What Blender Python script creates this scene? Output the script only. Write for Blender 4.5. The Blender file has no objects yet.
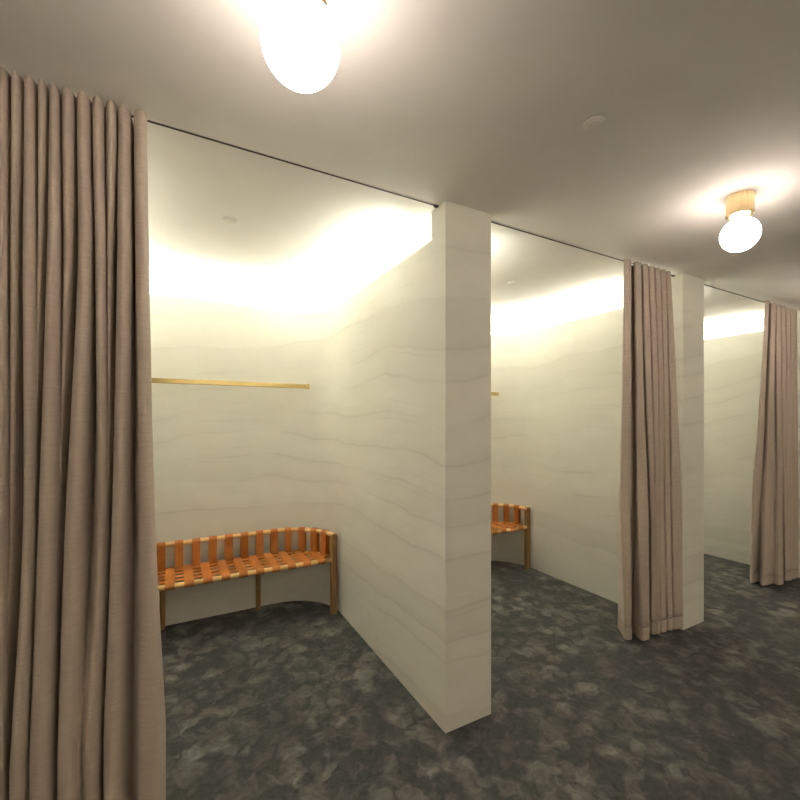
import bpy, bmesh, math
from math import sin, cos, pi, sqrt, atan2
from mathutils import Vector

scene = bpy.context.scene
COL = scene.collection

# ------------------------------------------------------------------ measures
H = 2.60                 # ceiling height
CAM_H = 1.5271
YAW = 0.498
FPX = 416.1166
HORIZON = 420.46
Y0 = 1.677               # front plane of the piers
YS = 1.802               # where the full-height pier stops and the cove begins
YT = 1.736               # curtain track line
YB = 3.55                # back wall of the cubicles
PERIOD = 2.0917
A1, B1 = 1.1636, 1.4537  # faces of the first pier
ZL = 2.4548              # top edge of the cubicle walls
RAD = 0.42               # rounded cubicle corners
XC = 0.263               # middle of the first cubicle

# ------------------------------------------------------------------ materials
def new_mat(name):
    m = bpy.data.materials.new(name); m.use_nodes = True
    nt = m.node_tree
    b = nt.nodes['Principled BSDF']
    return m, nt, b

def N(nt, kind, **kw):
    n = nt.nodes.new(kind)
    for k, v in kw.items(): setattr(n, k, v)
    return n

def val(nt, op, a, b=None, c=None, clamp=False):
    n = N(nt, 'ShaderNodeMath', operation=op, use_clamp=clamp)
    for i, x in enumerate((a, b, c)):
        if x is None: continue
        if isinstance(x, (int, float)): n.inputs[i].default_value = x
        else: nt.links.new(x, n.inputs[i])
    return n.outputs[0]

def noise(nt, vec, scale, detail=2.0, rough=0.5, dist=0.0):
    n = N(nt, 'ShaderNodeTexNoise')
    n.inputs['Scale'].default_value = scale; n.inputs['Detail'].default_value = detail
    n.inputs['Roughness'].default_value = rough; n.inputs['Distortion'].default_value = dist
    if vec is not None: nt.links.new(vec, n.inputs['Vector'])
    return n

def mapping(nt, vec, scale=(1, 1, 1), loc=(0, 0, 0)):
    n = N(nt, 'ShaderNodeMapping')
    n.inputs['Scale'].default_value = scale; n.inputs['Location'].default_value = loc
    nt.links.new(vec, n.inputs['Vector'])
    return n.outputs[0]

def smooth(nt, x, lo, hi, a=0.0, b=1.0):
    n = N(nt, 'ShaderNodeMapRange', interpolation_type='SMOOTHSTEP')
    n.inputs['From Min'].default_value = lo; n.inputs['From Max'].default_value = hi
    n.inputs['To Min'].default_value = a; n.inputs['To Max'].default_value = b
    nt.links.new(x, n.inputs['Value'])
    return n.outputs[0]

def mixc(nt, fac, c1, c2, mode='MIX'):
    n = N(nt, 'ShaderNodeMix', data_type='RGBA', blend_type=mode)
    for sock, x in ((n.inputs[0], fac), (n.inputs[6], c1), (n.inputs[7], c2)):
        if isinstance(x, (int, float)): sock.default_value = x
        elif isinstance(x, tuple): sock.default_value = (*x, 1) if len(x) == 3 else x
        else: nt.links.new(x, sock)
    return n.outputs[2]

def bump(nt, b, height, strength, dist=0.01):
    n = N(nt, 'ShaderNodeBump')
    n.inputs['Strength'].default_value = strength; n.inputs['Distance'].default_value = dist
    nt.links.new(height, n.inputs['Height']); nt.links.new(n.outputs[0], b.inputs['Normal'])

def mat_plaster():
    m, nt, b = new_mat('layered_plaster')
    oc = N(nt, 'ShaderNodeTexCoord').outputs['Object']
    sp = N(nt, 'ShaderNodeSeparateXYZ'); nt.links.new(oc, sp.inputs[0])
    w1 = noise(nt, mapping(nt, oc, (0.55, 0.55, 0.45), (3.3, 1.7, 0.2)), 1.0, 1.5).outputs['Fac']
    w2 = noise(nt, mapping(nt, oc, (2.4, 2.4, 1.4)), 1.0, 2.0).outputs['Fac']
    w3 = noise(nt, mapping(nt, oc, (14, 14, 9)), 1.0, 2.0).outputs['Fac']
    z = val(nt, 'MULTIPLY_ADD', w1, 0.75, sp.outputs['Z'])
    z = val(nt, 'MULTIPLY_ADD', w2, 0.10, z)
    z = val(nt, 'MULTIPLY_ADD', w3, 0.006, z)
    # two families of pour lines, coarse and fine
    def layers(freq, off):
        w = val(nt, 'MULTIPLY_ADD', z, freq, off)
        e = N(nt, 'ShaderNodeTexVoronoi', voronoi_dimensions='1D', feature='DISTANCE_TO_EDGE')
        f = N(nt, 'ShaderNodeTexVoronoi', voronoi_dimensions='1D', feature='F1')
        for n in (e, f):
            n.inputs['Scale'].default_value = 1.0; nt.links.new(w, n.inputs['W'])
        return e.outputs['Distance'], f.outputs['Color']
    d1, c1 = layers(4.8, 0.3)
    d2, c2 = layers(9.5, 7.7)
    p1 = smooth(nt, noise(nt, mapping(nt, oc, (1.1, 1.1, 2.2), (5, 2, 1)), 1.0, 2.0).outputs['Fac'], 0.40, 0.60)
    p2 = smooth(nt, noise(nt, mapping(nt, oc, (1.6, 1.6, 3.0), (1, 9, 4)), 1.0, 2.0).outputs['Fac'], 0.47, 0.66)
    l1 = val(nt, 'MULTIPLY', smooth(nt, d1, 0.0, 0.065, 1.0, 0.0), p1)
    g1 = val(nt, 'MULTIPLY', smooth(nt, d1, 0.0, 0.42, 1.0, 0.0), p1)
    l2 = val(nt, 'MULTIPLY', smooth(nt, d2, 0.0, 0.08, 1.0, 0.0), p2)
    s1 = N(nt, 'ShaderNodeSeparateColor'); nt.links.new(c1, s1.inputs[0])
    tone = s1.outputs[0]
    base = mixc(nt, tone, (0.700, 0.692, 0.640), (0.775, 0.768, 0.715))
    cloud = noise(nt, mapping(nt, oc, (4, 4, 7)), 1.0, 4.0, 0.6).outputs['Fac']
    base = mixc(nt, smooth(nt, cloud, 0.35, 0.70, 0.0, 0.35), base, (0.675, 0.665, 0.610))
    base = mixc(nt, val(nt, 'MULTIPLY', g1, 0.20), base, (0.60, 0.59, 0.535))
    base = mixc(nt, val(nt, 'MULTIPLY', l1, 0.30), base, (0.50, 0.49, 0.44))
    base = mixc(nt, val(nt, 'MULTIPLY', l2, 0.20), base, (0.53, 0.51, 0.45))
    nt.links.new(base, b.inputs['Base Color'])
    b.inputs['Roughness'].default_value = 0.85
    b.inputs['Specular IOR Level'].default_value = 0.25
    fine = noise(nt, mapping(nt, oc, (60, 60, 45)), 1.0, 3.0).outputs['Fac']
    h = val(nt, 'MULTIPLY_ADD', l1, -0.8, val(nt, 'MULTIPLY', fine, 0.30))
    h = val(nt, 'MULTIPLY_ADD', l2, -0.4, h)
    bump(nt, b, h, 0.22, 0.004)
    return m

def mat_paint(name, col, rough=0.8):
    m, nt, b = new_mat(name)
    oc = N(nt, 'ShaderNodeTexCoord').outputs['Object']
    n = noise(nt, oc, 5.0, 4.0).outputs['Fac']
    c = mixc(nt, smooth(nt, n, 0.3, 0.7), tuple(x * 0.985 for x in col), tuple(min(1, x * 1.01) for x in col))
    nt.links.new(c, b.inputs['Base Color']); b.inputs['Roughness'].default_value = rough
    b.inputs['Specular IOR Level'].default_value = 0.2
    f = noise(nt, oc, 120.0, 2.0).outputs['Fac']
    bump(nt, b, f, 0.08, 0.002)
    return m

def mat_carpet():
    m, nt, b = new_mat('mottled_carpet')
    oc = N(nt, 'ShaderNodeTexCoord').outputs['Object']
    flat = mapping(nt, oc, (1, 1, 0))
    warp = noise(nt, flat, 11.0, 3.0)
    vadd = N(nt, 'ShaderNodeVectorMath', operation='MULTIPLY_ADD')
    nt.links.new(warp.outputs['Color'], vadd.inputs[0]); vadd.inputs[1].default_value = (0.11, 0.11, 0); nt.links.new(flat, vadd.inputs[2])
    wv = mapping(nt, vadd.outputs[0], (1, 1, 0))
    blot = noise(nt, wv, 8.5, 5.0, 0.6, 0.3).outputs['Fac']
    def petals(scale, off):
        vor = N(nt, 'ShaderNodeTexVoronoi', feature='F1'); vor.inputs['Scale'].default_value = scale
        nt.links.new(mapping(nt, wv, (1, 1, 0), (off, off * 1.7, 0)), vor.inputs['Vector'])
        vs = N(nt, 'ShaderNodeSeparateColor'); nt.links.new(vor.outputs['Color'], vs.inputs[0])
        return val(nt, 'MULTIPLY', smooth(nt, vor.outputs['Distance'], 0.30, 0.62, 1.0, 0.0), smooth(nt, vs.outputs[0], 0.35, 1.0))
    big = noise(nt, mapping(nt, oc, (1, 1, 0), (4, 2, 0)), 2.4, 2.0).outputs['Fac']
    patch = smooth(nt, big, 0.34, 0.62, 0.35, 1.0)
    amt = smooth(nt, blot, 0.44, 0.66)
    pet = val(nt, 'ADD', val(nt, 'MULTIPLY', petals(7.5, 0.0), 0.52), val(nt, 'MULTIPLY', petals(13.0, 3.1), 0.38))
    fac = val(nt, 'MULTIPLY', val(nt, 'MULTIPLY_ADD', amt, 0.42, pet), patch, clamp=True)
    fine = noise(nt, wv, 38.0, 3.0, 0.6).outputs['Fac']
    fac = val(nt, 'MULTIPLY', fac, smooth(nt, fine, 0.25, 0.65, 0.62, 1.12), clamp=True)
    hue = noise(nt, mapping(nt, oc, (1, 1, 0), (8, 3, 0)), 6.0, 2.0).outputs['Fac']
    light = mixc(nt, smooth(nt, hue, 0.42, 0.62), (0.280, 0.278, 0.255), (0.290, 0.258, 0.238))
    dark = mixc(nt, smooth(nt, fine, 0.3, 0.7), (0.050, 0.052, 0.053), (0.076, 0.078, 0.077))
    c = mixc(nt, fac, dark, light)
    pile = noise(nt, oc, 420.0, 2.0).outputs['Fac']
    c = mixc(nt, smooth(nt, pile, 0.3, 0.7, 0.0, 0.5), c, mixc(nt, 1.0, c, (0.55, 0.55, 0.55), 'MULTIPLY'))
    nt.links.new(c, b.inputs['Base Color'])
    b.inputs['Roughness'].default_value = 0.95; b.inputs['Specular IOR Level'].default_value = 0.1
    b.inputs['Sheen Weight'].default_value = 0.08
    bump(nt, b, pile, 0.5, 0.004)
    return m

def mat_linen():
    m, nt, b = new_mat('taupe_linen')
    oc = N(nt, 'ShaderNodeTexCoord').outputs['Object']
    slub = noise(nt, mapping(nt, oc, (14, 14, 330)), 1.0, 3.0, 0.6).outputs['Fac']
    warp = noise(nt, mapping(nt, oc, (300, 300, 10)), 1.0, 2.0).outputs['Fac']
    broad = noise(nt, mapping(nt, oc, (6, 6, 2)), 1.0, 3.0).outputs['Fac']
    c = mixc(nt, smooth(nt, slub, 0.3, 0.7), (0.465, 0.395, 0.335), (0.555, 0.478, 0.410))
    c = mixc(nt, smooth(nt, warp, 0.35, 0.7, 0, 0.3), c, (0.46, 0.38, 0.315))
    c = mixc(nt, smooth(nt, broad, 0.3, 0.7, 0, 0.25), c, (0.56, 0.46, 0.385))
    nt.links.new(c, b.inputs['Base Color'])
    b.inputs['Roughness'].default_value = 0.9; b.inputs['Specular IOR Level'].default_value = 0.15
    b.inputs['Sheen Weight'].default_value = 0.15
    bump(nt, b, val(nt, 'ADD', slub, warp), 0.25, 0.002)
    return m

def mat_leather():
    m, nt, b = new_mat('tan_leather')
    oc = N(nt, 'ShaderNodeTexCoord').outputs['Object']
    n = noise(nt, oc, 9.0, 4.0).outputs['Fac']
    c = mixc(nt, smooth(nt, n, 0.3, 0.7), (0.37, 0.115, 0.016), (0.51, 0.182, 0.032))
    nt.links.new(c, b.inputs['Base Color']); b.inputs['Roughness'].default_value = 0.5
    bump(nt, b, noise(nt, oc, 350.0, 2.0).outputs['Fac'], 0.15, 0.001)
    return m

def mat_wood(name, c1, c2, axis):
    m, nt, b = new_mat(name)
    oc = N(nt, 'ShaderNodeTexCoord').outputs['Object']
    sc = [60, 60, 60]; sc[axis] = 3
    n = noise(nt, mapping(nt, oc, tuple(sc)), 1.0, 4.0, 0.6, 0.4).outputs['Fac']
    nt.links.new(mixc(nt, smooth(nt, n, 0.3, 0.7), c1, c2), b.inputs['Base Color'])
    b.inputs['Roughness'].default_value = 0.45
    bump(nt, b, n, 0.1, 0.001)
    return m

def mat_metal(name, col, rough):
    m, nt, b = new_mat(name)
    oc = N(nt, 'ShaderNodeTexCoord').outputs['Object']
    n = noise(nt, mapping(nt, oc, (8, 300, 300)), 1.0, 2.0).outputs['Fac']
    nt.links.new(mixc(nt, smooth(nt, n, 0.3, 0.7), tuple(x * 0.92 for x in col), col), b.inputs['Base Color'])
    b.inputs['Metallic'].default_value = 1.0; b.inputs['Roughness'].default_value = rough
    return m

def mat_plain(name, col, rough=0.6):
    m, nt, b = new_mat(name)
    b.inputs['Base Color'].default_value = (*col, 1); b.inputs['Roughness'].default_value = rough
    return m

def mat_emit(name, col, strength):
    m, nt, b = new_mat(name)
    b.inputs['Base Color'].default_value = (0.8, 0.8, 0.8, 1)
    b.inputs['Emission Color'].default_value = (*col, 1)
    b.inputs['Emission Strength'].default_value = strength
    return m

PLASTER = mat_plaster()
CEIL = mat_paint('ceiling_paint', (0.87, 0.845, 0.80))
COVE = mat_paint('cove_paint', (0.84, 0.83, 0.78))
CARPET = mat_carpet()
LINEN = mat_linen()
LEATHER = mat_leather()
PALEWOOD = mat_wood('pale_rail_wood', (0.66, 0.42, 0.16), (0.80, 0.56, 0.26), 0)
LEGWOOD = mat_wood('leg_wood', (0.25, 0.13, 0.045), (0.37, 0.21, 0.075), 2)
BRASS = mat_metal('satin_brass', (0.60, 0.465, 0.215), 0.24)
LAMPBRASS = mat_metal('fluted_brass', (0.90, 0.70, 0.40), 0.30)
DARK = mat_plain('dark_track', (0.035, 0.032, 0.026), 0.6)
WHITE = mat_plain('white_plastic', (0.80, 0.775, 0.73), 0.5)
GLOBE = mat_emit('opal_globe_light', (1.0, 0.865, 0.775), 8.0)
LED = mat_emit('led_light', (1.0, 0.99, 0.85), 17.0)
LED_FILL = mat_emit('warm_fill_light', (1.0, 0.87, 0.74), 20.0)

# ------------------------------------------------------------------ helpers
def obj(name, verts, faces, mat, parent=None, smooth_faces=False, loc=None, flat=()):
    me = bpy.data.meshes.new(name)
    me.from_pydata([tuple(v) for v in verts], [], faces)
    bm = bmesh.new(); bm.from_mesh(me)
    bmesh.ops.recalc_face_normals(bm, faces=bm.faces)
    bm.to_mesh(me); bm.free()
    me.update()
    if smooth_faces:
        for p in me.polygons: p.use_smooth = p.index not in flat
    me.materials.append(mat)
    o = bpy.data.objects.new(name, me); COL.objects.link(o)
    if parent: o.parent = parent
    if loc: o.location = loc
    return o

def box_geo(x0, x1, y0, y1, z0, z1):
    v = [(x, y, z) for x in (x0, x1) for y in (y0, y1) for z in (z0, z1)]
    f = [(0, 1, 3, 2), (4, 6, 7, 5), (0, 4, 5, 1), (2, 3, 7, 6), (0, 2, 6, 4), (1, 5, 7, 3)]
    return v, f

def box(name, dims, mat, parent=None, bevel=0.0):
    v, f = box_geo(*dims)
    o = obj(name, v, f, mat, parent)
    if bevel:
        bm = bmesh.new(); bm.from_mesh(o.data)
        bmesh.ops.bevel(bm, geom=list(bm.edges), offset=bevel, segments=2, profile=0.5, affect='EDGES')
        bm.to_mesh(o.data); bm.free()
    return o

def join_geo(parts):
    V, F = [], []
    for v, f in parts:
        n = len(V); V += list(v); F += [tuple(i + n for i in q) for q in f]
    return V, F

def lathe_geo(prof, seg=48, rmod=None):
    """prof: list of (r, z); closed at both ends"""
    V, F = [], []
    for r, z in prof:
        for i in range(seg):
            a = 2 * pi * i / seg
            rr = r * (rmod(a) if rmod else 1.0)
            V.append((rr * cos(a), rr * sin(a), z))
    for j in range(len(prof) - 1):
        for i in range(seg):
            k = (i + 1) % seg
            F.append((j * seg + i, j * seg + k, (j + 1) * seg + k, (j + 1) * seg + i))
    F.append(tuple(range(seg))); F.append(tuple((len(prof) - 1) * seg + i for i in range(seg)))
    return V, F

def tube_geo(path, r, seg=12, flat=1.0):
    """round rod along a 3D path lying in a horizontal plane"""
    V, F = [], []
    n = len(path)
    P = [Vector(p) for p in path]
    for i in range(n):
        t = (P[min(i + 1, n - 1)] - P[max(i - 1, 0)]).normalized()
        s = Vector((-t.y, t.x, 0)).normalized(); u = Vector((0, 0, 1))
        for k in range(seg):
            a = 2 * pi * k / seg
            V.append(P[i] + s * (r * cos(a)) + u * (r * flat * sin(a)))
    for i in range(n - 1):
        for k in range(seg):
            q = (k + 1) % seg
            F.append((i * seg + k, i * seg + q, (i + 1) * seg + q, (i + 1) * seg + k))
    F.append(tuple(range(seg))); F.append(tuple((n - 1) * seg + k for k in range(seg)))
    return V, F

def ribbon_geo(path, wdir, width, thick, closed=False):
    """flat strap: path of 3D points, constant width direction, solid thickness"""
    P = [Vector(p) for p in path]; W = Vector(wdir).normalized(); n = len(P)
    V, F = [], []
    for i in range(n):
        a = P[(i - 1) % n] if closed else P[max(i - 1, 0)]
        c = P[(i + 1) % n] if closed else P[min(i + 1, n - 1)]
        t = (c - a).normalized(); nn = t.cross(W).normalized()
        for s, q in ((-1, -1), (1, -1), (1, 1), (-1, 1)):
            V.append(P[i] + W * (s * width / 2) + nn * (q * thick / 2))
    m = n if closed else n - 1
    for i in range(m):
        j = (i + 1) % n
        for k in range(4):
            l = (k + 1) % 4
            F.append((i * 4 + k, i * 4 + l, j * 4 + l, j * 4 + k))
    if not closed:
        F.append((0, 1, 2, 3)); F.append(tuple((n - 1) * 4 + k for k in range(4)))
    return V, F

def tag(o, label, cat, group=None):
    o['label'] = label; o['category'] = cat
    if group: o['group'] = group
    return o

def thing(name, loc, label, cat, group=None):
    o = bpy.data.objects.new(name, None); COL.objects.link(o)
    o.location = loc; o.empty_display_size = 0.1
    return tag(o, label, cat, group)

def structure(o):
    o['kind'] = 'structure'; return o

def copy_thing(o, loc, label):
    c = o.copy(); COL.objects.link(c); c.location = loc; c['label'] = label
    for ch in list(o.children):
        d = ch.copy(); COL.objects.link(d); d.parent = c
        for g in list(ch.children):
            e = g.copy(); COL.objects.link(e); e.parent = d
    return c

# ------------------------------------------------------------------ setting
XL, XR, YN, YF = -3.4, 7.6, -1.75, 3.95
structure(box('floor', (XL, XR, YN, YF, -0.10, 0.0), CARPET))
structure(box('ceiling', (XL, XR, YN, YF, H, H + 0.10), CEIL))
# opposite side of the corridor: unseen wall, its lit cove added as fill light
g = join_geo([box_geo(XL, XR, YN + 0.13, YN + 0.165, 0, ZL), box_geo(XL, XR, YN, YN + 0.13, 0, ZL - 0.06), box_geo(XL, XR, YN - 0.12, YN, 0, H)])
structure(obj('wall_corridor', g[0], g[1], PLASTER))
strip = box('led_strip', (XL + 0.6, XR - 0.6, YN + 0.060, YN + 0.088, ZL - 0.029, ZL - 0.017), LED_FILL)
tag(strip, 'added fill light strip in an unseen cove behind the camera, opposite the cubicles', 'light', 'cove light strips')
structure(box('wall_left', (XL - 0.12, XL, YN, YF, 0, H), PLASTER))
structure(box('wall_right', (XR, XR + 0.12, YN, YF, 0, H), PLASTER))

def u_path(x0, x1, off, y_start=YS, y_back=YB, r=RAD, seg=20):
    """plan of a cubicle wall pushed outwards by off"""
    pts = [(x0 - off, y_start)]
    cy = y_back - r
    for i in range(seg + 1):
        a = pi - (pi / 2) * i / seg
        pts.append((x0 + r + (r + off) * cos(a), cy + (r + off) * sin(a)))
    for i in range(seg + 1):
        a = pi / 2 - (pi / 2) * i / seg
        pts.append((x1 - r + (r + off) * cos(a), cy + (r + off) * sin(a)))
    pts.append((x1 + off, y_start))
    return pts

def sweep(x0, x1, prof, closed, y_start=YS):
    """prof: list of (off, z)"""
    V, F = [], []
    paths = [u_path(x0, x1, o, y_start) for o, z in prof]
    n = len(paths[0]); m = len(prof)
    for j, (o, z) in enumerate(prof):
        for p in paths[j]: V.append((p[0], p[1], z))
    for j in range(m if closed else m - 1):
        k = (j + 1) % m
        for i in range(n - 1):
            F.append((j * n + i, j * n + i + 1, k * n + i + 1, k * n + i))
    if closed:
        F.append(tuple(j * n for j in range(m))); F.append(tuple(j * n + n - 1 for j in range(m)))
    return V, F

LIP, SLOT = 0.035, 0.095
for k in range(3):
    x0 = B1 + (k - 1) * PERIOD; x1 = A1 + k * PERIOD
    # lining up to the lip, slot behind it, outer skin up to the ceiling
    v, f = sweep(x0, x1, [(0, 0), (0, ZL), (LIP, ZL), (LIP, ZL - 0.06), (LIP + SLOT, ZL - 0.06), (LIP + SLOT, 0)], True)
    nm = ('wall_back', 'wall_back', 'wall_back')[k]
    o = structure(obj(nm, v, f, PLASTER, None, True)); o.data.set_sharp_from_angle(angle=math.radians(30))
    v, f = sweep(x0, x1, [(LIP + SLOT, ZL - 0.06), (LIP + SLOT, H), (LIP + SLOT + 0.012, H), (LIP + SLOT + 0.012, ZL - 0.06)], True)
    o = structure(obj('trim_cove', v, f, COVE, None, True)); o.data.set_sharp_from_angle(angle=math.radians(30))
    zl = ZL - 0.004
    v, f = sweep(x0, x1, [(LIP + 0.070, zl), (LIP + 0.074, zl), (LIP + 0.074, zl - 0.024), (LIP + 0.070, zl - 0.024)], True, YS + 0.14)
    s = obj('led_strip', v, f, LED)
    tag(s, 'white light strip tucked in the cove above the %s cubicle walls' % ('first', 'second', 'third')[k], 'light', 'cove light strips')
    # extra area lights added in the cove to even out the cubicle ceiling
    def wash(name, x, y, rz, length):
        ld = bpy.data.lights.new(name, 'AREA'); ld.shape = 'RECTANGLE'; ld.size = length; ld.size_y = 0.016
        ld.energy = 2.3 * length; ld.color = (1.0, 0.985, 0.85); ld.spread = math.radians(80)
        lo = bpy.data.objects.new(name, ld); COL.objects.link(lo)
        lo.location = (x, y, ZL - 0.011); lo.rotation_euler = (math.radians(90 + 18), 0, rz)
        tag(lo, 'added fill light in the cove, evening the ceiling of the %s cubicle' % ('first', 'second', 'third')[k], 'light', 'added cove fill lights')
    xm, sb = (x0 + x1) / 2, LIP + 0.030
    wash('cove_fill', xm, YB + sb, pi, x1 - x0 - 2 * RAD)
    wash('cove_fill', x0 - sb, 2.54, -pi / 2, 1.18)
    wash('cove_fill', x1 + sb, 2.54, pi / 2, 1.18)
    q = (RAD + sb) * sqrt(0.5)
    wash('cove_fill', x0 + RAD - q, YB - RAD + q, -3 * pi / 4, 0.50)
    wash('cove_fill', x1 - RAD + q, YB - RAD + q, 3 * pi / 4, 0.50)
piers = [('wall_left_pier', -PERIOD), ('wall_front_pier', 0.0), ('wall_front_pier', PERIOD), ('wall_right_pier', 2 * PERIOD)]
for nm, dx in piers:
    xa, xb = A1 + dx, B1 + dx
    if nm == 'wall_left_pier': xa = XL
    if nm == 'wall_right_pier': xb = XR
    c = 0.003
    plan = [(xa, YS), (xa, Y0 + c), (xa + c, Y0), (xb - c, Y0), (xb, Y0 + c), (xb, YS)]
    v = [(x, y, z) for z in (0.0, H) for x, y in plan]
    f = [tuple(range(6)), tuple(range(6, 12))] + [(i, (i + 1) % 6, 6 + (i + 1) % 6, 6 + i) for i in range(6)]
    structure(obj(nm, v, f, PLASTER))

# ------------------------------------------------------------------ curtain tracks
tr_names = ('left of the bare pier', 'right of the bare pier', 'at far right')
track = thing('curtain_track', (0, 0, 0), '', 'curtain track', 'ceiling curtain tracks')
tx0, tx1 = B1 - PERIOD + 0.005, A1 - 0.005
box('rail', (tx0, tx1, YT - 0.0045, YT + 0.0045, H - 0.004, H), DARK, track)
box('flange', (tx0, tx1, YT - 0.012, YT - 0.0045, H - 0.002, H), WHITE, track)
box('end_stop', (tx1 - 0.02, tx1, YT - 0.008, YT + 0.008, H - 0.009, H), DARK, track)
track['label'] = 'thin dark curtain track in the ceiling ' + tr_names[0]
for k in (1, 2):
    copy_thing(track, (k * PERIOD, 0, 0), 'thin dark curtain track in the ceiling ' + tr_names[k])

# ------------------------------------------------------------------ curtains
S_, C_ = sin(YAW), cos(YAW)
def x_at(u, y):
    t = (u - 400.0) / FPX
    return y * (t * C_ + S_) / (C_ - t * S_)

def catmull(pts, per=6):
    out = []
    n = len(pts)
    for i in range(n - 1):
        p0 = pts[max(i - 1, 0)]; p1 = pts[i]; p2 = pts[i + 1]; p3 = pts[min(i + 2, n - 1)]
        for k in range(per):
            t = k / per; t2 = t * t; t3 = t2 * t
            out.append(tuple(0.5 * (2 * p1[d] + (p2[d] - p0[d]) * t + (2 * p0[d] - 5 * p1[d] + 4 * p2[d] - p3[d]) * t2
                                    + (-p0[d] + 3 * p1[d] - 3 * p2[d] + p3[d]) * t3) for d in (0, 1)))
    out.append(pts[-1])
    return out

def curtain_geo(keys, rows, z_top, z_bot, thick=0.004):
    """keys: [(z, [(x, y), ...])] from top to bottom with equal counts; returns a thick pleated sheet"""
    prof = [(z, catmull(p)) for z, p in keys]
    n = len(prof[0][1]); V = []; grid = []
    for r in range(rows + 1):
        z = z_top + (z_bot - z_top) * r / rows
        if z >= prof[0][0]: i, t = 0, 0.0
        elif z <= prof[-1][0]: i, t = len(prof) - 2, 1.0
        else:
            i = max(k for k in range(len(prof) - 1) if prof[k][0] >= z)
            t = (prof[i][0] - z) / (prof[i][0] - prof[i + 1][0])
        m = len(prof)
        q = [prof[max(i - 1, 0)], prof[i], prof[i + 1], prof[min(i + 2, m - 1)]]
        row = []
        for j in range(n):
            c = []
            for d in (0, 1):
                p1, p2 = q[1][1][j][d], q[2][1][j][d]
                h = q[1][0] - q[2][0]
                m1 = (p2 - q[0][1][j][d]) / (q[0][0] - q[2][0]) * h if q[0][0] != q[1][0] else (p2 - p1)
                m2 = (q[3][1][j][d] - p1) / (q[1][0] - q[3][0]) * h if q[3][0] != q[2][0] else (p2 - p1)
                t2, t3 = t * t, t * t * t
                c.append((2 * t3 - 3 * t2 + 1) * p1 + (t3 - 2 * t2 + t) * m1 + (-2 * t3 + 3 * t2) * p2 + (t3 - t2) * m2)
            row.append(Vector((c[0], c[1], z)))
        grid.append(row)
    F = []
    for side in (0, 1):
        for row in grid:
            for j in range(n):
                a = row[max(j - 1, 0)]; b = row[min(j + 1, n - 1)]
                t = (b - a); nn = Vector((-t.y, t.x, 0))
                if nn.length > 1e-9: nn.normalize()
                V.append(row[j] + nn * (thick / 2 if side else -thick / 2))
    R = rows + 1; base = R * n; rim = set()
    for r in range(rows):
        for j in range(n - 1):
            a, b, c, d = r * n + j, r * n + j + 1, (r + 1) * n + j + 1, (r + 1) * n + j
            F.append((a, b, c, d)); F.append((base + d, base + c, base + b, base + a))
        for j in (0, n - 1):
            a, d = r * n + j, (r + 1) * n + j
            rim.add(len(F)); F.append((a, d, base + d, base + a))
    for r in (0, rows):
        for j in range(n - 1):
            a, b = r * n + j, r * n + j + 1
            rim.add(len(F)); F.append((a, b, base + b, base + a))
    return V, F, rim

def fold_profile(spans, yv, look=None):
    """spans: [(left_x, right_x, ridge_y)]; valleys at depth yv between neighbours,
    or, for leaning folds, tucked in along the direction look"""
    pts = []
    for i, sp in enumerate(spans):
        l, r, y = sp[:3]; v_ = sp[3] if len(sp) > 3 else yv
        w = r - l
        if look: r -= 0.17 * w
        elif i < len(spans) - 1: l += 0.04 * w; r -= 0.07 * w
        k = 0.55 if look else 1.0
        pts.append((l + 0.01 * w, y + 0.030 * k)); pts.append((l + 0.30 * w, y + 0.003))
        pts.append((r - 0.30 * w, y)); pts.append((r - 0.01 * w, y + 0.026 * k))
        if i < len(spans) - 1:
            nl, nr, ny = spans[i + 1][:3]
            if look:
                d = min(0.060, 0.75 * (nr - nl)) + 0.012
                pts.append((r + d * look[0], y + 0.020 + d * look[1])); pts.append((nl + d * look[0] - 0.004, max(y, ny) + 0.026 + d * look[1]))
            else:
                pts.append((0.65 * r + 0.35 * nl, v_)); pts.append((0.35 * r + 0.65 * nl, v_))
    return pts

def curtain(name, keys, label, z_top=2.582, z_bot=0.028, rows=64):
    v, f, rim = curtain_geo(keys, rows, z_top, z_bot + 0.084)
    o = obj(name, v, f, LINEN, None, True, flat=rim)
    cx = sum(p[0] for p in v) / len(v); cy = sum(p[1] for p in v) / len(v)
    o.data.transform(__import__('mathutils').Matrix.Translation((-cx, -cy, 0)))
    o.location = (cx, cy, 0)
    tag(o, label, 'curtain', 'floor length curtains')
    # stitched hem at the foot follows the same folds
    v, f, rim = curtain_geo(keys, 8, z_bot + 0.085, z_bot - 0.001, 0.0046)
    obj('hem', [(p[0] - cx, p[1] - cy, p[2]) for p in v], f, LINEN, o, True, flat=rim)
    return o

# -- left foreground curtain: light ridges read left to right at four heights
ya = 1.662
def px(l, r, y=ya): return (x_at(l, y), x_at(r, y), y)
def left_extra(shift, wid, y):
    xs = []
    x = x_at(0, ya)
    return [(x - 0.150 + shift, x - 0.150 + shift + wid, y), (x - 0.098 + shift, x - 0.098 + shift + wid, y), (x - 0.050 + shift, x - 0.050 + shift + wid, y)]
d_ = 0.075
k_top = left_extra(0, 0.036, ya) + [px(-4, 7), px(8.5, 20), px(21.5, 34), px(36, 45.5), px(47, 58), px(60, 73), px(75, 89), px(91, 103), px(105, 115.5), px(117, 129.5), px(134, 146.5)]
k_up = left_extra(0, 0.034, ya) + [px(-4, 5), px(8, 17, ya + .012), px(20, 34), px(36, 42, ya + .02), px(44.5, 58), px(61.5, 71, ya + .02), px(76, 91), px(94, 104), px(106, 112, ya + .03), px(116, 130), px(135.5, 148.5)]
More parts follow.
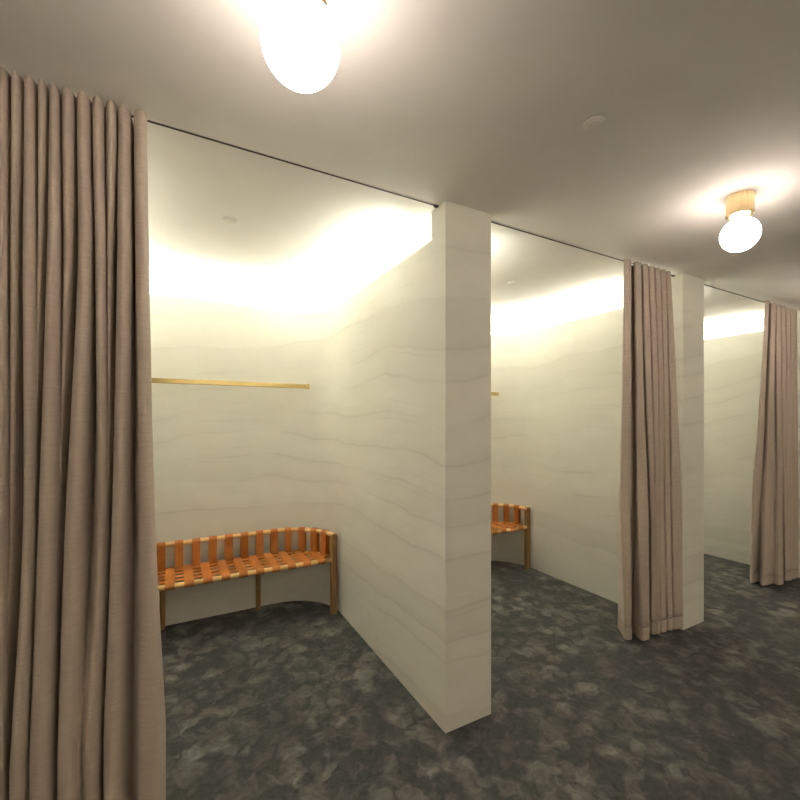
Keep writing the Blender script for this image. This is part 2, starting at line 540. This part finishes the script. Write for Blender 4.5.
k_mid = left_extra(-0.005, 0.036, ya) + [px(-6, 3), px(6, 16, ya + .045), px(20, 32), px(32.6, 34.2, ya + .055), px(34.6, 55), px(57, 60, ya + .065), px(62.5, 81), px(94, 106, ya + .018), px(107, 109, ya + .06), px(110.5, 125.5), px(138, 154.5)]
k_low = left_extra(-0.010, 0.038, ya) + [px(-10, 2), px(2.5, 5.0, ya + .05), px(6, 24), px(24.3, 25.2, ya + .06), px(25.7, 51), px(52, 53.5, ya + .065), px(54.5, 78) + (ya + .018,), px(79, 99.5, ya + .010), px(100, 101, ya + .06), px(101.8, 122), px(137, 165.5)]
keys1 = [(2.46, fold_profile(k_top, ya + d_ + .03)), (2.036, fold_profile(k_up, ya + d_ + .035)), (1.173, fold_profile(k_mid, ya + d_ + .04)), (0.464, fold_profile(k_low, ya + d_ + .045))]
curtain('curtain', keys1, 'tall taupe linen curtain filling the left foreground, drawn to the left of the first cubicle')

# -- curtain bunched against the second pier
yb = 1.672
def pb(l, r, y=yb): return (x_at(l, y), x_at(r, y), y)
def lead(p, edge): return [edge[0], edge[1]] + p
c2t = [pb(626.5, 634.5), pb(637, 644), pb(645, 650), pb(651, 656), pb(657, 662), pb(663, 667), pb(668, 672.5)]
c2u = [pb(625, 634.5), pb(638.5, 646.5), pb(647.5, 654), pb(655, 659.5), pb(660.5, 664.5), pb(665.5, 670), pb(671.5, 679.5)]
c2m = [pb(623, 634.5), pb(639.5, 652), pb(653, 655.5, yb + .010), pb(657, 659.5), pb(660.5, 666), pb(667, 672.5, yb + .004), pb(674, 685)]
c2l = [pb(628, 634.5, yb + .075), pb(643.5, 653, yb + .02), pb(653.6, 656.5, yb + .035), pb(657.8, 661.5, yb + .025), pb(663, 669, yb + .02), pb(669.8, 674.5, yb + .012), pb(675.8, 687.5)]
e2 = lambda p, a, b: [a, b] + fold_profile(p, yb + 0.125, (0.87, 0.50))
keys2 = [(2.58, e2(c2t, (x_at(625, 1.745), 1.745), (x_at(625.5, 1.725), 1.725))),
         (1.85, e2(c2u, (x_at(624, 1.77), 1.77), (x_at(624, 1.73), 1.73))),
         (0.95, e2(c2m, (x_at(619, 1.84), 1.84), (x_at(621, 1.76), 1.76))),
         (0.06, e2(c2l, (x_at(618, 1.90), 1.90), (x_at(623, 1.80), 1.80)))]
curtain('curtain', keys2, 'taupe linen curtain bunched against the pier between the second and third cubicles')

# -- curtain at the right edge, one broad panel then narrow folds
yc = 1.675
def pc(l, r, y=yc): return (x_at(l, y), x_at(r, y), y)
c3t = [pc(767.5, 770.5), pc(773.5, 777.5), pc(778.5, 782), pc(783, 786.5), pc(787.5, 791), pc(792, 795), pc(795.6, 798)]
c3u = [pc(763, 768, yc + .01), pc(771, 777), pc(778.5, 783), pc(784, 787.5), pc(788.5, 791.5), pc(792.3, 795), pc(795.8, 798.5)]
c3m = [pc(755.5, 766, yc + .085), pc(768.5, 779, yc + .03), pc(780, 785), pc(786, 788.8), pc(789.5, 792), pc(793, 796), pc(796.6, 799.3)]
c3l = [pc(753, 764, yc + .14), pc(765, 779, yc + .055), pc(779.5, 786), pc(787.5, 789.5, yc + .01), pc(790.5, 793), pc(793.6, 796.5), pc(797, 800)]
def e3(p, a, yv):
    q = fold_profile(p, yc + 0.10, (0.945, 0.327))
    if yv is not None:
        q[4] = (0.7 * p[0][1] + 0.3 * p[1][0], yv); q[5] = (0.3 * p[0][1] + 0.7 * p[1][0], yv - 0.01)
    return [a] + q
keys3 = [(2.58, e3(c3t, (x_at(766, 1.76), 1.76), None)), (1.85, e3(c3u, (x_at(761.5, 1.80), 1.80), None)),
         (0.95, e3(c3m, (x_at(753, 1.87), 1.87), yc + .11)), (0.06, e3(c3l, (x_at(750, 1.93), 1.93), yc + .125))]
curtain('curtain', keys3, 'taupe linen curtain at the far right edge with one broad panel on its left')

# ------------------------------------------------------------------ woven bench
BY, BR = 3.13, 0.36          # arc centre line and radius of the bench back
HX = 0.481                   # straight half length
ZS, ZT = 0.430, 0.618        # seat and top rail heights
YFR = 3.138                  # front rail
def arc_path(z, seg=16):
    pts = []
    for i in range(seg + 1):
        a = pi - (pi / 2) * i / seg
        pts.append((-HX + BR * cos(a), BY + BR * sin(a), z))
    for i in range(1, 12): pts.append((-HX + 2 * HX * i / 12, BY + BR, z))
    for i in range(seg + 1):
        a = pi / 2 - (pi / 2) * i / seg
        pts.append((HX + BR * cos(a), BY + BR * sin(a), z))
    return [(p[0], p[1] - 3.32, p[2]) for p in pts]
OY = 3.32
bench = thing('bench', (XC, OY, 0), 'curved wooden bench with woven orange leather straps, in the first cubicle on the left', 'bench', 'woven strap benches')
RR = 0.0165
def part(name, geo, mat, sm=True):
    return obj(name, geo[0], geo[1], mat, bench, sm)
part('top_rail', tube_geo(arc_path(ZT), 0.0180, 14), PALEWOOD)
part('rear_rail', tube_geo(arc_path(ZS), 0.0135, 12), PALEWOOD)
part('front_rail', tube_geo([(-0.828, YFR - OY, ZS), (-0.4, YFR - OY, ZS), (0, YFR - OY, ZS), (0.4, YFR - OY, ZS), (0.828, YFR - OY, ZS)], RR, 14, 1.1), PALEWOOD)
def leg(name, x, y, wx, wy, z1):
    o = box(name, (x - wx / 2, x + wx / 2, y - OY - wy / 2, y - OY + wy / 2, 0, z1), LEGWOOD, bench, bevel=0.006)
    return o
for s in (-1, 1):
    leg('leg', s * 0.847, 3.142, 0.046, 0.046, ZT + 0.016)
    leg('leg', s * 0.336, 3.498, 0.036, 0.036, ZT - 0.01)
lw = [3.207 + 0.073 * i for i in range(4)]          # lengthwise strap centre lines
def end_x(y):
    return HX + sqrt(max(BR * BR - (y - BY) ** 2, 0.0))
PITCH = 0.1145
xs_seat = [PITCH * (i + 0.5) for i in range(-7, 7)]
def rear_y(x):
    ax = abs(x)
    return BY + BR if ax <= HX else BY + sqrt(BR * BR - (ax - HX) ** 2)
def loop(pts_top, y_front, y_rear, z, r_f, r_r):
    """closed loop round the front and rear rail with a given top run (front to rear)"""
    P = []
    for i in range(7):
        a = -pi / 2 - pi * i / 6
        P.append((y_front + r_f * cos(a), z + r_f * sin(a)))
    P += pts_top
    for i in range(7):
        a = pi / 2 - pi * i / 6
        P.append((y_rear + r_r * cos(a), z + r_r * sin(a)))
    return P
for k, x in enumerate(xs_seat):
    yr = rear_y(x) - (0.0 if abs(x) < 0.6 else 0.004)
    top = []
    for j, y in enumerate(lw):
        if y > yr - 0.03: break
        top.append((y, ZS + 0.0160))
    P = loop(top, YFR, yr, ZS, RR + 0.0035, 0.0165)
    part('seat_strap', ribbon_geo([(x, p[0] - OY, p[1]) for p in P], (1, 0, 0), 0.057, 0.0034, True), LEATHER, False)
for j, y in enumerate(lw):
    ex = end_x(y) - 0.004
    P = [(-ex - 0.012, ZS - 0.012), (-ex - 0.014, ZS + 0.004), (-ex - 0.006, ZS + 0.0165), (-ex + 0.016, ZS + 0.0155)]
    for k, x in enumerate(xs_seat):
        if abs(x) > ex - 0.03: continue
        P.append((x, ZS + 0.0125))
    P += [(ex - 0.016, ZS + 0.0155), (ex + 0.006, ZS + 0.0165), (ex + 0.014, ZS + 0.004), (ex + 0.012, ZS - 0.012)]
    part('lengthwise_strap', ribbon_geo([(p[0], y - OY, p[1]) for p in P], (0, 1, 0), 0.045, 0.0026), LEATHER, False)
# straps of the back follow the rail round both corners
arc_len = BR * pi / 2
s_list = [PITCH * i for i in range(-8, 9)]
for s in s_list:
    a = abs(s)
    if a <= HX: x, y, tx, ty = s, BY + BR, 1.0, 0.0
    else:
        th = (a - HX) / BR
        if th > 1.50: continue
        sg = 1 if s > 0 else -1
        x, y = sg * (HX + BR * sin(th)), BY + BR * cos(th)
        tx, ty = cos(th), -sg * sin(th)
    nx, ny = -ty, tx                       # towards the wall
    P = []
    r = 0.0208
    for i in range(9):
        q = pi * i / 8
        P.append((r * cos(pi - q), ZT + r * sin(q)))      # over the top rail, seat side to wall side
    for i in range(9):
        q = pi * i / 8
        P.append((r * cos(q), ZS - 0.006 - r * sin(q)))
    pts = [(x + nx * p[0], y + ny * p[0] - OY, p[1]) for p in P]
    part('back_strap', ribbon_geo(pts, (tx, ty, 0), 0.056, 0.0034, True), LEATHER, False)
copy_thing(bench, (XC + PERIOD, OY, 0), 'curved bench with woven orange straps, in the second cubicle, half hidden by the bare pier')

# ------------------------------------------------------------------ hanging rails
RY, RZ = 3.44, 1.812
rail = thing('clothes_rail', (XC, RY, RZ), 'long brass clothes rail across the back wall of the first cubicle above the bench', 'rail', 'brass clothes rails')
ex = 0.726
box('bar', (-ex, ex, -0.013, 0.013, -0.018, 0.018), BRASS, rail, bevel=0.003)
wy = BY + 0.0
for s in (-1, 1):
    # end plate turned to the curved wall
    g = [(-0.003, -0.020, -0.022), (0.003, -0.020, -0.022), (0.003, 0.020, -0.022), (-0.003, 0.020, -0.022),
         (-0.003, -0.020, 0.022), (0.003, -0.020, 0.022), (0.003, 0.020, 0.022), (-0.003, 0.020, 0.022)]
    ang = -s * math.radians(50)
    vv = [(s * ex + p[0] * cos(ang) - p[1] * sin(ang), p[0] * sin(ang) + p[1] * cos(ang), p[2]) for p in g]
    obj('end_plate', vv, [(0, 1, 2, 3), (4, 5, 6, 7), (0, 1, 5, 4), (1, 2, 6, 5), (2, 3, 7, 6), (3, 0, 4, 7)], BRASS, rail)
    box('screw', (s * (ex - 0.024) - 0.004, s * (ex - 0.024) + 0.004, -0.0155, -0.012, -0.004, 0.004), BRASS, rail, bevel=0.001)
copy_thing(rail, (XC + PERIOD, RY, RZ), 'tip of a brass clothes rail showing past the bare pier in the second cubicle')

# ------------------------------------------------------------------ globe lamps
LY = 0.97
lamp = thing('globe_lamp', (XC, LY, H), 'round glowing globe lamp at the top of the photo, nearest to the camera', 'ceiling lamp', 'globe ceiling lamps')
flute = lambda a: 1.0 - 0.035 * abs(sin(a * 12))
v, f = lathe_geo([(0.058, 0.0), (0.058, -0.082)], 192, flute)
obj('fluted_base', v, f, LAMPBRASS, lamp)
v, f = lathe_geo([(0.050, -0.081), (0.0595, -0.083), (0.0595, -0.092), (0.052, -0.096), (0.044, -0.102), (0.040, -0.102)], 64)
obj('collar', v, f, LAMPBRASS, lamp, True)
GR = 0.091
gz = -0.188
prof = []
for i in range(33):
    a = pi * i / 32
    if i == 0: continue
    prof.append((GR * sin(a) if i < 32 else 0.0005, gz + GR * cos(a)))
v, f = lathe_geo(prof, 64)
obj('neck', *lathe_geo([(0.032, -0.100), (0.032, -0.122)], 40), LAMPBRASS, lamp, True)
g = obj('globe', v, f, GLOBE, lamp, True); g['label'] = 'glowing white opal glass globe'
second = copy_thing(lamp, (XC + PERIOD + 0.02, LY, H), 'smaller globe lamp with a fluted brass base, further along the corridor ceiling')
for ch in second.children:
    if ch.name.startswith('globe'):
        ch.scale = (0.86, 0.86, 0.86); ch.location.z = gz * (1 - 0.86) + 0.002
    else: ch.scale = (0.93, 0.93, 1.0)
copy_thing(lamp, (XC + 2 * PERIOD, LY, H), 'globe lamp beyond the right edge, above the far end of the corridor')
copy_thing(lamp, (XC - PERIOD, LY, H), 'globe lamp beyond the left edge, in front of the left foreground curtain')  # unseen lamp, added to brighten the corridor

# ------------------------------------------------------------------ ceiling cover plates
plate = thing('cover_plate', (1.333, 0.985, H), 'round white cover plate on the corridor ceiling between the two globe lamps', 'ceiling plate', 'round ceiling cover plates')
v, f = lathe_geo([(0.037, 0.0), (0.037, -0.003), (0.034, -0.005), (0.029, -0.005), (0.028, -0.004)], 48)
obj('ring', v, f, WHITE, plate, False)
v, f = lathe_geo([(0.0275, -0.003), (0.0275, -0.007), (0.024, -0.009), (0.001, -0.0095)], 48)
obj('disc', v, f, WHITE, plate, False)
copy_thing(plate, (XC, 2.39, H), 'round white cover plate on the ceiling of the first cubicle')
copy_thing(plate, (XC + PERIOD - 0.04, 2.43, H), 'round white cover plate on the ceiling of the second cubicle')

# ------------------------------------------------------------------ world, camera, view
w = bpy.data.worlds.new('World'); scene.world = w; w.use_nodes = True
w.node_tree.nodes['Background'].inputs['Color'].default_value = (0.02, 0.02, 0.02, 1)
w.node_tree.nodes['Background'].inputs['Strength'].default_value = 0.0

cam_d = bpy.data.cameras.new('camera'); cam = bpy.data.objects.new('camera', cam_d); COL.objects.link(cam)
cam.location = (0, 0, CAM_H); cam.rotation_euler = (pi / 2, 0, -YAW)
cam_d.sensor_width = 36.0; cam_d.sensor_fit = 'HORIZONTAL'; cam_d.lens = FPX / 800.0 * 36.0
cam_d.shift_y = (HORIZON - 400.0) / 800.0; cam_d.clip_start = 0.02
scene.camera = cam
scene.view_settings.view_transform = 'Standard'; scene.view_settings.look = 'None'
scene.view_settings.gamma = 1.0; scene.view_settings.use_curve_mapping = False
scene.view_settings.exposure = 1.42
scene.cycles.max_bounces = 16; scene.cycles.diffuse_bounces = 10; scene.cycles.sample_clamp_indirect = 6.0
